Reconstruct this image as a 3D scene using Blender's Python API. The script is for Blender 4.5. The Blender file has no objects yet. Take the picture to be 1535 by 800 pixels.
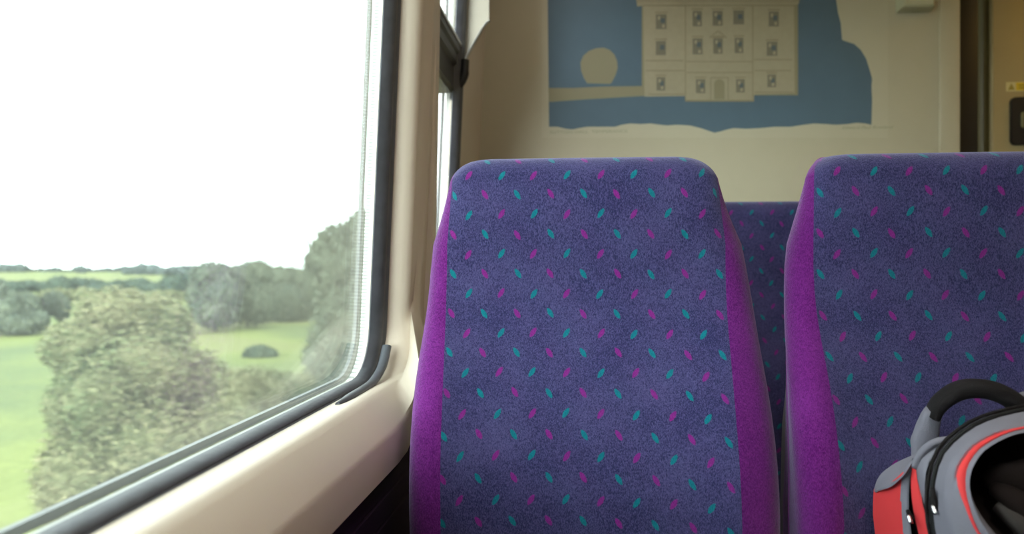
import bpy, bmesh, math, random
import numpy as np
from mathutils import Vector, Matrix, noise as mnoise

C = bpy.context.scene.collection
SC = bpy.context.scene
F = 1100.0                      # focal length in pixels of the 1535 px wide frame
T = math.radians(5.58)          # camera turned this much to the left of the train's axis

# ------------------------------------------------------------------ camera
cam_d = bpy.data.cameras.new('camera'); cam = bpy.data.objects.new('camera', cam_d); C.objects.link(cam)
cam.location = (0, 0, 0); cam.rotation_euler = (math.radians(90), 0, T)
cam_d.sensor_width = 36; cam_d.lens = 36 * F / 1535
cam_d.clip_start = 0.02; cam_d.clip_end = 5000
cam_d.dof.use_dof = True; cam_d.dof.focus_distance = 0.97; cam_d.dof.aperture_fstop = 4.0
SC.camera = cam

# ------------------------------------------------------------------ sky, exposure
w = bpy.data.worlds.new('overcast_sky'); SC.world = w; w.use_nodes = True
wn = w.node_tree.nodes; wl = w.node_tree.links; wn.clear()
wo = wn.new('ShaderNodeOutputWorld'); wb = wn.new('ShaderNodeBackground')
wb.inputs['Color'].default_value = (0.93, 0.98, 1.0, 1); wl.new(wb.outputs[0], wo.inputs[0])
# overcast, brighter where the sun stands behind the cloud (behind and to the left of the train)
wt = wn.new('ShaderNodeTexCoord'); wd = wn.new('ShaderNodeVectorMath'); wd.operation = 'DOT_PRODUCT'
wd.inputs[1].default_value = tuple(Vector((-.25, -.96, .12)).normalized()); wl.new(wt.outputs['Generated'], wd.inputs[0])
w1_ = wn.new('ShaderNodeMath'); w1_.operation = 'MAXIMUM'; w1_.inputs[1].default_value = 0; wl.new(wd.outputs['Value'], w1_.inputs[0])
w2_ = wn.new('ShaderNodeMath'); w2_.operation = 'POWER'; w2_.inputs[1].default_value = 16; wl.new(w1_.outputs[0], w2_.inputs[0])
w3_ = wn.new('ShaderNodeMath'); w3_.operation = 'MULTIPLY_ADD'; w3_.inputs[1].default_value = 34.0; w3_.inputs[2].default_value = 5.0; wl.new(w2_.outputs[0], w3_.inputs[0])
wl.new(w3_.outputs[0], wb.inputs['Strength'])
SC.view_settings.view_transform = 'Standard'; SC.view_settings.look = 'None'
SC.view_settings.gamma = 1.0; SC.view_settings.use_curve_mapping = False
SC.view_settings.exposure = 0.0

def area(name, loc, rot, sx, sy, power, col):
    d = bpy.data.lights.new(name, 'AREA'); d.shape = 'RECTANGLE'; d.size = sx; d.size_y = sy
    d.energy = power; d.color = col
    o = bpy.data.objects.new(name, d); C.objects.link(o); o.location = loc; o.rotation_euler = rot
    return o
WARM = (1.0, 0.66, 0.22)
area('ceiling_lamp_light', (1.0, 0.9, 1.03), (0, 0, 0), 0.18, 1.6, 3.0, WARM)
area('bay_lamp_light', (.30, .10, 1.03), (0, 0, 0), 0.15, 1.0, 8.5, (1.0, 0.93, 0.82))
area('end_fill_light', (0.0, 1.85, 1.03), (0, 0, 0), 0.15, 0.3, 0.9, (1.0, 0.90, 0.74))  # added fill without a fitting, lifts the dark left end of the bulkhead
area('vestibule_lamp_light', (1.75, 2.05, 1.03), (0, 0, 0), 0.2, 0.2, 2.2, (1.0, 0.6, 0.15))

# ------------------------------------------------------------------ helpers
def P(px, py, Y):
    a = math.atan((px - 767.5) / F) - T
    X = Y * math.tan(a)
    d = Y * math.cos(T) - X * math.sin(T)
    return Vector((X, Y, (400 - py) / F * d))

def PV(p): return p if isinstance(p, Vector) else P(*p)

def D(px, py, d):               # by depth along the camera's axis
    u = (px - 767.5) / F
    return Vector((d * (u * math.cos(T) - math.sin(T)), d * (math.cos(T) + u * math.sin(T)), (400 - py) / F * d))

def link(name, me, mats, parent=None, smooth=None):
    o = bpy.data.objects.new(name, me); C.objects.link(o)
    for m in (mats if isinstance(mats, (list, tuple)) else [mats]): me.materials.append(m)
    if parent: o.parent = parent
    if smooth is not None:
        for p in me.polygons: p.use_smooth = True
        if smooth > 0: me.set_sharp_from_angle(angle=math.radians(smooth))
    return o

def mesh(name, v, f, mats, parent=None, smooth=None, mi=None, uv=None, recalc=True):
    me = bpy.data.meshes.new(name); me.from_pydata([tuple(p) for p in v], [], f)
    if mi:
        for p, k in zip(me.polygons, mi): p.material_index = k
    if uv is not None:
        l = me.uv_layers.new(name='UVMap')
        for lp in me.loops: l.data[lp.index].uv = uv[lp.vertex_index]
    if recalc:
        bm = bmesh.new(); bm.from_mesh(me); bmesh.ops.recalc_face_normals(bm, faces=bm.faces); bm.to_mesh(me); bm.free()
    me.update()
    return link(name, me, mats, parent, smooth)

def box(name, lo, hi, mat, parent=None, bev=0.0):
    bm = bmesh.new(); bmesh.ops.create_cube(bm, size=1)
    for v in bm.verts:
        v.co = Vector([(lo[i] + hi[i]) / 2 + v.co[i] * (hi[i] - lo[i]) for i in range(3)])
    if bev: bmesh.ops.bevel(bm, geom=bm.edges[:], offset=bev, segments=3, affect='EDGES', profile=0.5)
    me = bpy.data.meshes.new(name); bm.to_mesh(me); bm.free()
    return link(name, me, mat, parent, 35 if bev else None)

def loft(rings, closed=True, cap0=False, cap1=False):
    n = len(rings[0]); v = [p for r in rings for p in r]; f = []
    for k in range(len(rings) - 1):
        for i in range(n if closed else n - 1):
            j = (i + 1) % n
            f.append((k*n+i, k*n+j, (k+1)*n+j, (k+1)*n+i))
    if cap0: f.append(tuple(range(n))[::-1])
    if cap1: f.append(tuple((len(rings)-1)*n + i for i in range(n)))
    return v, f

def sweep(path, ra, rb, up=Vector((0, 1, 0)), n=12, power=1.0):
    """closed elliptical section swept along a path; ra across, rb along `up` (lists or numbers)"""
    m = len(path); rings = []
    for i, p in enumerate(path):
        t = (path[min(i+1, m-1)] - path[max(i-1, 0)]).normalized()
        s = t.cross(up)
        s = s.normalized() if s.length > 1e-6 else Vector((1, 0, 0))
        q = s.cross(t).normalized()
        a = ra[i] if isinstance(ra, (list, tuple)) else ra
        b = rb[i] if isinstance(rb, (list, tuple)) else rb
        ring = []
        for k in range(n):
            th = 2*math.pi*k/n; c, sn = math.cos(th), math.sin(th)
            ring.append(p + s*a*math.copysign(abs(c)**power, c) + q*b*math.copysign(abs(sn)**power, sn))
        rings.append(ring)
    return loft(rings, True, True, True)

def smoothpath(pts, n):
    """Catmull-Rom through pts, resampled to n points of equal arc length"""
    pts = [Vector(p) for p in pts]; out = []
    for i in range(len(pts)-1):
        p0 = pts[max(i-1, 0)]; p1 = pts[i]; p2 = pts[i+1]; p3 = pts[min(i+2, len(pts)-1)]
        for k in range(12):
            t = k/12
            out.append(0.5*((2*p1) + (p2-p0)*t + (2*p0-5*p1+4*p2-p3)*t*t + (3*p1-p0-3*p2+p3)*t**3))
    out.append(pts[-1])
    L = [0]
    for a, b in zip(out, out[1:]): L.append(L[-1] + (b-a).length)
    res = []; j = 0
    for k in range(n):
        s = L[-1]*k/(n-1)
        while j < len(L)-2 and L[j+1] < s: j += 1
        t = (s-L[j])/max(L[j+1]-L[j], 1e-9)
        res.append(out[j].lerp(out[j+1], min(max(t, 0), 1)))
    return res

def empty(name, loc, rz=0):
    o = bpy.data.objects.new(name, None); C.objects.link(o); o.location = loc; o.rotation_euler = (0, 0, rz)
    o.empty_display_size = 0.1
    return o
def tag(o, label, cat, group=None, kind=None):
    o['label'] = label; o['category'] = cat
    if group: o['group'] = group
    if kind: o['kind'] = kind
    return o
def struct(o): o['kind'] = 'structure'; return o

# ------------------------------------------------------------------ materials
def mat(name, col, rough=0.6, metal=0.0, spec=0.5, noise=0.0, nscale=20, bump=0.0, bscale=200, sheen=0.0, coat=0.0, col2=None):
    m = bpy.data.materials.new(name); m.use_nodes = True
    nt = m.node_tree; N = nt.nodes; L = nt.links; b = N['Principled BSDF']
    b.inputs['Roughness'].default_value = rough; b.inputs['Metallic'].default_value = metal
    b.inputs['Specular IOR Level'].default_value = spec
    b.inputs['Sheen Weight'].default_value = sheen; b.inputs['Coat Weight'].default_value = coat
    tc = N.new('ShaderNodeTexCoord')
    n = N.new('ShaderNodeTexNoise'); n.inputs['Scale'].default_value = nscale; n.inputs['Detail'].default_value = 5
    L.new(tc.outputs['Object'], n.inputs['Vector'])
    r = N.new('ShaderNodeMix'); r.data_type = 'RGBA'
    c2 = col2 or tuple(c*(1-noise) for c in col)
    r.inputs[6].default_value = (*col, 1); r.inputs[7].default_value = (*c2, 1)
    L.new(n.outputs['Fac'], r.inputs[0]); L.new(r.outputs[2], b.inputs['Base Color'])
    if bump:
        n2 = N.new('ShaderNodeTexNoise'); n2.inputs['Scale'].default_value = bscale; n2.inputs['Detail'].default_value = 3
        L.new(tc.outputs['Object'], n2.inputs['Vector'])
        bp = N.new('ShaderNodeBump'); bp.inputs['Strength'].default_value = bump; bp.inputs['Distance'].default_value = 0.001
        L.new(n2.outputs['Fac'], bp.inputs['Height']); L.new(bp.outputs[0], b.inputs['Normal'])
    return m

def fabric(name, base, base2, dashes):
    """train moquette: woven pile, with the little slanting dashes laid out on the UV map in metres"""
    m = bpy.data.materials.new(name); m.use_nodes = True
    nt = m.node_tree; N = nt.nodes; L = nt.links; b = N['Principled BSDF']
    b.inputs['Roughness'].default_value = 0.95; b.inputs['Specular IOR Level'].default_value = 0.1
    b.inputs['Sheen Weight'].default_value = 0.35; b.inputs['Sheen Roughness'].default_value = 0.45
    b.inputs['Sheen Tint'].default_value = (0.75, 0.7, 1.0, 1)
    tc = N.new('ShaderNodeTexCoord')
    def M(op, a, c=None, d=None):
        n = N.new('ShaderNodeMath'); n.operation = op
        for i, x in enumerate((a, c, d)):
            if x is None: continue
            if isinstance(x, (int, float)): n.inputs[i].default_value = x
            else: L.new(x, n.inputs[i])
        return n.outputs[0]
    def noise(scale, vec, det=3, dist=0.0):
        n = N.new('ShaderNodeTexNoise'); n.inputs['Scale'].default_value = scale; n.inputs['Detail'].default_value = det
        n.inputs['Distortion'].default_value = dist
        L.new(vec, n.inputs['Vector']); return n.outputs['Fac']
    mp = N.new('ShaderNodeMapping'); mp.inputs['Scale'].default_value = (1, 1, 0.45); L.new(tc.outputs['Object'], mp.inputs['Vector'])
    fine = noise(950, mp.outputs[0], 2); mid = noise(260, tc.outputs['Object'], 4); big = noise(14, tc.outputs['Object'], 3)
    f = M('ADD', M('MULTIPLY', M('SUBTRACT', fine, 0.5), 2.6), M('ADD', M('MULTIPLY', M('SUBTRACT', mid, 0.5), 0.9), M('MULTIPLY', big, 0.9)))
    f = M('MINIMUM', M('MAXIMUM', f, 0.0), 1.0)
    mx = N.new('ShaderNodeMix'); mx.data_type = 'RGBA'; mx.inputs[6].default_value = (*base, 1); mx.inputs[7].default_value = (*base2, 1)
    L.new(f, mx.inputs[0]); out = mx.outputs[2]
    if dashes:
        sp = N.new('ShaderNodeSeparateXYZ'); L.new(tc.outputs['UV'], sp.inputs[0])
        CW, RH = 0.0433, 0.0260
        vv = M('ADD', M('DIVIDE', sp.outputs['Y'], RH), 40.0)
        row = M('FLOOR', vv); par = M('MODULO', row, 2.0)
        uu = M('ADD', M('ADD', M('DIVIDE', sp.outputs['X'], CW), 40.0), M('MULTIPLY', par, 0.5))
        colm = M('FLOOR', uu)
        # a little jitter of each dash
        jit = N.new('ShaderNodeTexWhiteNoise'); jit.noise_dimensions = '2D'
        cv = N.new('ShaderNodeCombineXYZ'); L.new(row, cv.inputs[0]); L.new(colm, cv.inputs[1]); L.new(cv.outputs[0], jit.inputs['Vector'])
        js = N.new('ShaderNodeSeparateXYZ'); L.new(jit.outputs['Color'], js.inputs[0])
        fx = M('MULTIPLY', M('SUBTRACT', M('SUBTRACT', uu, colm), 0.5), CW*1000)
        fy = M('MULTIPLY', M('SUBTRACT', M('SUBTRACT', vv, row), 0.5), RH*1000)
        fx = M('ADD', fx, M('MULTIPLY', M('SUBTRACT', js.outputs[0], 0.5), 2.0))
        fy = M('ADD', fy, M('MULTIPLY', M('SUBTRACT', js.outputs[1], 0.5), 2.0))
        # woven steps
        stx = M('MULTIPLY', M('SUBTRACT', noise(1100, tc.outputs['UV'], 1), 0.5), 5.0)
        sgn = M('SUBTRACT', 1.0, M('MULTIPLY', par, 2.0))
        fxs = M('ADD', M('MULTIPLY', fx, sgn), M('MULTIPLY', stx, 0.9))
        fyj = M('ADD', fy, M('MULTIPLY', stx, 0.3))
        ca, sa = math.cos(math.radians(58)), math.sin(math.radians(58))
        al = M('ADD', M('MULTIPLY', fxs, ca), M('MULTIPLY', fyj, sa))
        ac = M('SUBTRACT', M('MULTIPLY', fxs, sa), M('MULTIPLY', fyj, ca))
        # tapered points at both ends: |a|/7.4 + (c/3.3)^2 shape
        d2 = M('ADD', M('POWER', M('ABSOLUTE', M('DIVIDE', al, 7.3)), 1.7), M('POWER', M('ABSOLUTE', M('DIVIDE', ac, 3.1)), 1.7))
        ss = N.new('ShaderNodeMapRange'); ss.interpolation_type = 'SMOOTHSTEP'
        ss.inputs['From Min'].default_value = 1.25; ss.inputs['From Max'].default_value = 0.75
        L.new(d2, ss.inputs['Value'])
        cp = M('MODULO', M('ADD', colm, M('FLOOR', M('DIVIDE', row, 2.0))), 2.0)
        cm = N.new('ShaderNodeMix'); cm.data_type = 'RGBA'
        cm.inputs[6].default_value = (0.0, 0.135, 0.165, 1); cm.inputs[7].default_value = (0.165, 0.010, 0.155, 1)
        L.new(cp, cm.inputs[0])
        dk = N.new('ShaderNodeMix'); dk.data_type = 'RGBA'; dk.blend_type = 'MULTIPLY'; dk.inputs[0].default_value = 1
        gr = N.new('ShaderNodeMapRange'); gr.inputs['To Min'].default_value = 0.55; gr.inputs['To Max'].default_value = 1.3; L.new(fine, gr.inputs['Value'])
        cg = N.new('ShaderNodeCombineXYZ')
        for i in range(3): L.new(gr.outputs[0], cg.inputs[i])
        L.new(cm.outputs[2], dk.inputs[6]); L.new(cg.outputs[0], dk.inputs[7])
        m2 = N.new('ShaderNodeMix'); m2.data_type = 'RGBA'
        L.new(M('MULTIPLY', ss.outputs[0], 0.93), m2.inputs[0]); L.new(out, m2.inputs[6]); L.new(dk.outputs[2], m2.inputs[7]); out = m2.outputs[2]
    L.new(out, b.inputs['Base Color'])
    bp = N.new('ShaderNodeBump'); bp.inputs['Strength'].default_value = 0.5; bp.inputs['Distance'].default_value = 0.0012
    L.new(M('ADD', fine, mid), bp.inputs['Height']); L.new(bp.outputs[0], b.inputs['Normal'])
    return m

def glass(name, ior=1.35, tint=(0.97, 1.0, 0.985), dust=0.012):
    m = bpy.data.materials.new(name); m.use_nodes = True
    nt = m.node_tree; N = nt.nodes; L = nt.links; N.clear()
    o = N.new('ShaderNodeOutputMaterial'); mx = N.new('ShaderNodeMixShader')
    t = N.new('ShaderNodeBsdfTransparent'); t.inputs[0].default_value = (*tint, 1)
    g = N.new('ShaderNodeBsdfGlossy'); g.inputs['Roughness'].default_value = 0.015
    lw = N.new('ShaderNodeLayerWeight'); lw.inputs['Blend'].default_value = 0.5      # Schlick's curve, alike from both sides
    pw = N.new('ShaderNodeMath'); pw.operation = 'POWER'; pw.inputs[1].default_value = 5.0; L.new(lw.outputs['Facing'], pw.inputs[0])
    fr = N.new('ShaderNodeMath'); fr.operation = 'MULTIPLY_ADD'; fr.inputs[1].default_value = .96; fr.inputs[2].default_value = ((ior-1)/(ior+1))**2
    L.new(pw.outputs[0], fr.inputs[0])
    L.new(fr.outputs[0], mx.inputs[0]); L.new(t.outputs[0], mx.inputs[1]); L.new(g.outputs[0], mx.inputs[2]); film = N.new('ShaderNodeBsdfTranslucent'); film.inputs[0].default_value = (.9, .9, .88, 1)
    m3 = N.new('ShaderNodeMixShader'); m3.inputs[0].default_value = dust
    L.new(mx.outputs[0], m3.inputs[1]); L.new(film.outputs[0], m3.inputs[2]); L.new(m3.outputs[0], o.inputs[0])
    return m

def leafmat(name, ca, cb, cc=None):
    m = bpy.data.materials.new(name); m.use_nodes = True
    nt = m.node_tree; N = nt.nodes; L = nt.links; b = N['Principled BSDF']
    b.inputs['Roughness'].default_value = 0.8; b.inputs['Specular IOR Level'].default_value = 0.15
    g = N.new('ShaderNodeNewGeometry'); r = N.new('ShaderNodeValToRGB')
    r.color_ramp.elements[0].color = (*ca, 1); r.color_ramp.elements[1].color = (*cb, 1)
    if cc:
        e = r.color_ramp.elements.new(0.85); e.color = (*cc, 1)
    tc = N.new('ShaderNodeTexCoord'); n = N.new('ShaderNodeTexNoise'); n.inputs['Scale'].default_value = 0.9; n.inputs['Detail'].default_value = 2
    L.new(tc.outputs['Object'], n.inputs['Vector'])
    a = N.new('ShaderNodeMath'); a.operation = 'MULTIPLY_ADD'; a.inputs[1].default_value = 0.5
    s = N.new('ShaderNodeMath'); s.operation = 'MULTIPLY_ADD'; s.inputs[1].default_value = 1.6; s.inputs[2].default_value = -0.55
    L.new(n.outputs['Fac'], s.inputs[0]); L.new(g.outputs['Random Per Island'], a.inputs[0]); L.new(s.outputs[0], a.inputs[2])
    L.new(a.outputs[0], r.inputs[0]); L.new(r.outputs[0], b.inputs['Base Color'])
    return m

MOQ = fabric('patterned_moquette', (0.014, 0.014, 0.056), (0.062, 0.055, 0.142), True)
PUR = fabric('purple_moquette', (0.060, 0.002, 0.076), (0.130, 0.015, 0.155), False)
PIPE = mat('purple_piping', (0.22, 0.05, 0.26), 0.8, noise=0.3, nscale=300, bump=0.3, bscale=600)
CREAM = mat('cream_moulded_plastic', (0.60, 0.515, 0.425), 0.42, noise=0.06, nscale=9, bump=0.15, bscale=500)
LAM = mat('cream_laminate', (0.46, 0.415, 0.305), 0.55, noise=0.05, nscale=30, bump=0.15, bscale=700)
LAMW = mat('warm_cream_laminate', (0.38, 0.30, 0.15), 0.5, noise=0.06, nscale=30)
CEIL = mat('ceiling_panel_white', (0.62, 0.60, 0.54), 0.6, noise=0.04)
DPUR = mat('dark_purple_laminate', (0.016, 0.006, 0.024), 0.7, spec=0.12, noise=0.3, nscale=40)
BLK = mat('black_plastic', (0.010, 0.010, 0.012), 0.5, noise=0.3)
BRN = mat('dark_brown_gap', (0.006, 0.005, 0.003), 0.5, noise=0.3)
RUB = mat('black_rubber_gasket', (0.085, 0.09, 0.11), 0.5, spec=0.5, noise=0.6, nscale=40, bump=0.5, bscale=90)
DKALU = mat('dark_window_rail', (0.07, 0.068, 0.062), 0.4, metal=0.3, noise=0.3, nscale=15)
ALU = mat('pale_aluminium', (0.62, 0.63, 0.62), 0.35, metal=0.6, noise=0.2, nscale=30)
SHELL = mat('seat_shell_plastic', (0.62, 0.58, 0.49), 0.45, noise=0.05)
DSH = mat('dark_frame_and_gap_shade', (0.02, 0.015, 0.03), 0.45, noise=0.2)
FLOOR = mat('speckled_floor', (0.05, 0.05, 0.06), 0.7, noise=0.5, nscale=200)
GLS = glass('window_glass')
EXT = mat('train_body_paint', (0.10, 0.09, 0.16), 0.3, noise=0.1)

# ------------------------------------------------------------------ carriage shell
TUM = 0.045                     # the body side leans in towards the top
def rrect(y0, y1, z0, z1, r, X, n=10, tum=TUM):
    rs = r if isinstance(r, (tuple, list)) else (r,)*4      # order: (y1,z0) (y1,z1) (y0,z1) (y0,z0)
    pts = []
    for (cy, cz, a0), rr in zip([(1, 0, -90), (1, 1, 0), (0, 1, 90), (0, 0, 180)], rs):
        yc = (y1 - rr) if cy else (y0 + rr); zc = (z1 - rr) if cz else (z0 + rr)
        for k in range(n+1):
            a = math.radians(a0 + 90*k/n)
            y = yc + rr*math.cos(a); z = zc + rr*math.sin(a)
            x = X(y, z) if callable(X) else X
            pts.append(Vector((x + tum*max(z, -0.3), y, z)))
    return pts

def wallcell(name, y0, y1, oy0, oy1, oz0, oz1, r, deep, zb=-0.268, zt=0.98):
    def xb(y, z):               # the ledge under the window stands further into the carriage than the pillars
        k = min(max((-0.05 - z)/0.15, 0), 1); k = k*k*(3-2*k)
        return (-0.2895*(1-k) + -0.238*k) if deep else -0.322
    def sd(x):
        def g(y, z):
            k = min(max((-0.04 - z)/0.12, 0), 1); k = k*k*(3-2*k)
            return x*k + (-0.322 + (x+0.322)*0.65)*(1-k)
        return g
    R = [rrect(y0, y1, zb, zt, 0.001, -0.376), rrect(oy0-.03, oy1+.03, oz0-.03, oz1+.03, r, -0.376), rrect(oy0, oy1, oz0, oz1, r, -0.330)]
    if deep:
        rb = (0.335, 0.12, 0.12, 0.12)
        R += [rrect(oy0-.002, oy1+.002, oz0-.001, oz1+.003, r, -0.322),
              rrect(oy0-.006, oy1+.006, oz0+.001, oz1+.008, r, sd(-0.306)),
              rrect(oy0-.010, oy1+.012, oz0+.0035, oz1+.012, r, sd(-0.292)),
              rrect(oy0-.014, oy1+.020, oz0+.0015, oz1+.018, r, sd(-0.284)),
              rrect(oy0-.020, oy1+.032, oz0-.005, oz1+.03, 0.15, sd(-0.278)),
              rrect(oy0-.045, oy1+.085, -0.2135, oz1+.06, rb, lambda y, z: xb(y, z)-0.004),
              rrect(oy0-.050, oy1+.090, -0.2205, oz1+.065, rb, xb),
              rrect(oy0-.056, oy1+.100, zb+.004, oz1+.07, rb, xb),
              rrect(oy0-.057, oy1+.103, zb+.002, oz1+.072, rb, lambda y, z: xb(y, z)-0.006 if z > zb+.01 else xb(y, z)),
              rrect(y0, y1, zb, zt, 0.001, -0.297)]
    else:
        R += [rrect(oy0-.006, oy1+.006, oz0-.006, oz1+.006, r, -0.336), rrect(y0, y1, zb, zt, 0.001, -0.336)]
    R += [R[0]]
    v, f = loft(R)
    return struct(mesh(name, v, f, CREAM, smooth=50))

ZB, ZT = -0.1805, 0.80
wallcell('wall_left', -0.50, 1.372, -0.38, 1.207, ZB, ZT, 0.095, True)
w2 = wallcell('wall_left_front', 1.372, 2.30, 1.42, 1.850, ZB, ZT+.1, 0.06, False)
struct(box('wall_left_rear', (-.376, -2.10, -.268), (-.262, -.50, .98), CREAM))  # unseen wall, left windowless to cut light from behind
# the cover strip over the joint between the two window panels
v, f = loft([[Vector((x + TUM*.4*z, y, z)) for (x, y) in [(-.330, 1.362), (-.2875, 1.362), (-.2845, 1.366), (-.2845, 1.396), (-.2875, 1.400), (-.330, 1.400)]] for z in (-0.268, 0.98)], True, True, True)
struct(mesh('trim_1', v, f, CREAM, smooth=30))

# lower wall in dark laminate
box_lo = struct(mesh('wall_left_lower', *loft([[Vector((x, y, z)) for (x, z) in [(-.376, -.268), (-.262, -.268), (-.262, -.30), (-.266, -.303), (-.262, -.306), (-.262, -.335), (-.266, -.338), (-.262, -.341), (-.262, -1.05), (-.376, -1.05)]] for y in (-2.1, 2.3)], True, True, True), DPUR, smooth=20))
# cornice and ceiling
struct(mesh('wall_left_cornice', *loft([[Vector((x, y, z)) for (x, z) in [(-.345, .98), (-.232, .98), (-.20, 1.04), (-.10, 1.10), (-.10, 1.20), (-.41, 1.20)]] for y in (-2.1, 2.3)], True, True, True), CREAM, smooth=60))
struct(box('ceiling', (-.41, -2.1, 1.10), (2.5, 3.3, 1.20), CEIL))
struct(box('floor', (-.41, -2.1, -1.13), (2.5, 3.3, -1.05), FLOOR))
struct(box('wall_back', (-.41, -2.2, -1.05), (2.5, -2.1, 1.10), LAM))
# far side of the carriage: lower wall, header and infill, no windows
struct(box('wall_right_lower', (2.36, -2.1, -1.05), (2.46, 3.3, -.18), CREAM))
struct(box('wall_right_header', (2.36, -2.1, .72), (2.46, 3.3, 1.10), CREAM))
for k, (a, b_) in enumerate([(-2.1, 3.30)]):
    struct(box('wall_right_infill', (2.36, a, -.18), (2.46, b_, .72), CREAM))  # solid infill in place of windows, added to keep daylight out


# ------------------------------------------------------------------ the windows of the left side
def make_window(n, y0, y1, z0, z1, r, spacer=True):
    root = struct(empty('window_%d' % n, (-.36, (y0+y1)/2, z0)))
    inv = Matrix.Translation(-root.location)
    def ins(name, v, f, m, sm=None, mi=None):
        return mesh(name, [inv @ p for p in v], f, m, root, sm, mi)
    for nm, x in (('pane', -.351), ('pane', -.366))[:2 if n == 1 else 1]:
        v, f = loft([rrect(y0-.01, y1+.01, z0-.008, z1+.01, r, x), rrect(y0-.01, y1+.01, z0-.008, z1+.01, r, x+.005)], True, True, True)
        ins(nm, v, f, GLS)
    # rubber gasket: from the pane up over a rounded bead to the moulding
    prof = [(-.347, .000, .000), (-.344, -.003, -.003), (-.336, .002, .001), (-.331, .008, .004), (-.3285, .012, .008),
            (-.3270, .017, .012), (-.3285, .020, .0135), (-.3262, .024, .0155), (-.3240, .029, .019), (-.3265, .034, .0225), (-.334, .036, .023)]
    R = []
    for x, dy, dz in prof:
        R.append(rrect(y0-dy, y1+dy, z0-dz*0.42, z1+dy, r+dy*.3, x))
    v, f = loft(R); ins('gasket', v, f, RUB, 60)
    if spacer:
        # slotted aluminium spacer bar between the two panes, folded over in fine ridges
        R = [rrect(y0+.002, y1-.001, z0-.0045, z1-.002, r, -.3605), rrect(y0+.002, y1-.001, z0-.0045, z1-.002, r, -.3515)]
        v, f = loft(R); ins('spacer_bar', v, f, RIDGE)
        R = [rrect(y0-.008, y1+.008, z0-.006, z1+.008, r, -.372), rrect(y0+.004, y1-.004, z0+.002, z1-.004, r, -.372),
             rrect(y0+.004, y1-.004, z0+.002, z1-.004, r, -.3665), rrect(y0-.008, y1+.008, z0-.006, z1+.008, r, -.3665)]
        R.append(R[0])
        v, f = loft(R); ins('outer_seal', v, f, RUBG, 40)
    return root

RIDGE = mat('slotted_spacer_bar', (0.80, 0.81, 0.78), 0.4)
nt = RIDGE.node_tree; b = nt.nodes['Principled BSDF']
tc = nt.nodes.new('ShaderNodeTexCoord'); wv = nt.nodes.new('ShaderNodeTexWave'); wv.bands_direction = 'Z'; wv.inputs['Scale'].default_value = 55
wv2 = nt.nodes.new('ShaderNodeTexWave'); wv2.bands_direction = 'Y'; wv2.inputs['Scale'].default_value = 55
nt.links.new(tc.outputs['Object'], wv.inputs['Vector'])
rr_ = nt.nodes.new('ShaderNodeMix'); rr_.data_type = 'RGBA'; rr_.inputs[6].default_value = (.30, .31, .30, 1); rr_.inputs[7].default_value = (.88, .88, .85, 1)
nt.links.new(wv.outputs['Fac'], rr_.inputs[0]); nt.links.new(rr_.outputs[2], b.inputs['Base Color'])
RUBG = mat('grey_outer_seal', (0.10, 0.11, 0.12), 0.5, noise=0.3)

w1 = make_window(1, -.352, 1.176, -.1735, .775, .075)
w2 = make_window(2, 1.435, 1.810, -.16, .90, .04)

# loose end of the gasket, lifted off the sill at the lower corner
inv = Matrix.Translation(-w1.location)
pth = smoothpath([(-.321, .935, -.1815), (-.319, .955, -.1795), (-.3195, 1.00, -.1785), (-.3205, 1.05, -.178), (-.321, 1.10, -.175), (-.321, 1.15, -.158), (-.322, 1.18, -.130)], 24)
v, f = sweep(pth, [.004 + .004*min(i/4, 1) for i in range(24)], .0048, up=Vector((0, 0, 1)), n=10)
mesh('gasket_end', [inv @ p for p in v], f, RUB, w1, 60)

# transom of the far window with the hopper light above, its cheek plate and the gasket corner
inv = Matrix.Translation(-w2.location)
v, f = loft([[Vector((x + TUM*.5, y, z)) for (x, z) in [(-.392, .435), (-.352, .435), (-.345, .445), (-.345, .500), (-.337, .508), (-.337, .530), (-.331, .537), (-.331, .552), (-.336, .557), (-.392, .560)]] for y in (1.43, 1.815)], True, True, True)
mesh('transom_rail', [inv @ p for p in v], f, DKALU, w2, 25)
v, f = loft([[Vector((x + TUM*.5, y, z)) for (x, z) in [(-.3345, .553), (-.3275, .553), (-.3275, .560), (-.3345, .560)]] for y in (1.43, 1.82)], True, True, True)
mesh('rail_edge', [inv @ p for p in v], f, ALU, w2)
pp = [P(694, 96, 1.855), P(676, 92, 1.855), P(672, -120, 1.855), P(733, -120, 1.855), P(733, 30, 1.855), P(727, 36, 1.855)]
ck = [[inv @ (p + Vector((0, dy, 0))) for p in pp] for dy in (0, .012)]
v, f = loft(ck, True, True, True)
mesh('hopper_cheek', v, f, mat('cream_cheek_plate', (.36, .325, .26), .6, noise=.05), w2)
ep = [P(692, 97, 1.848), P(700, 84, 1.848), P(714, 58, 1.848), P(727, 37, 1.848), P(734, 31, 1.848)]
v, f = sweep(smoothpath(ep, 14), .0028, .006, n=8)
mesh('cheek_edge', [inv @ p for p in v], f, ALU, w2, 60)
gp = [P(678, 150, 1.83), P(684, 132, 1.83), P(692, 120, 1.83), P(696, 108, 1.83), P(697, 90, 1.83)]
v, f = sweep(smoothpath(gp, 14), [.010]*4+[.013]*6+[.011]*4, .012, n=10)
mesh('gasket_corner', [inv @ p for p in v], f, BLK, w2, 60)

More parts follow.
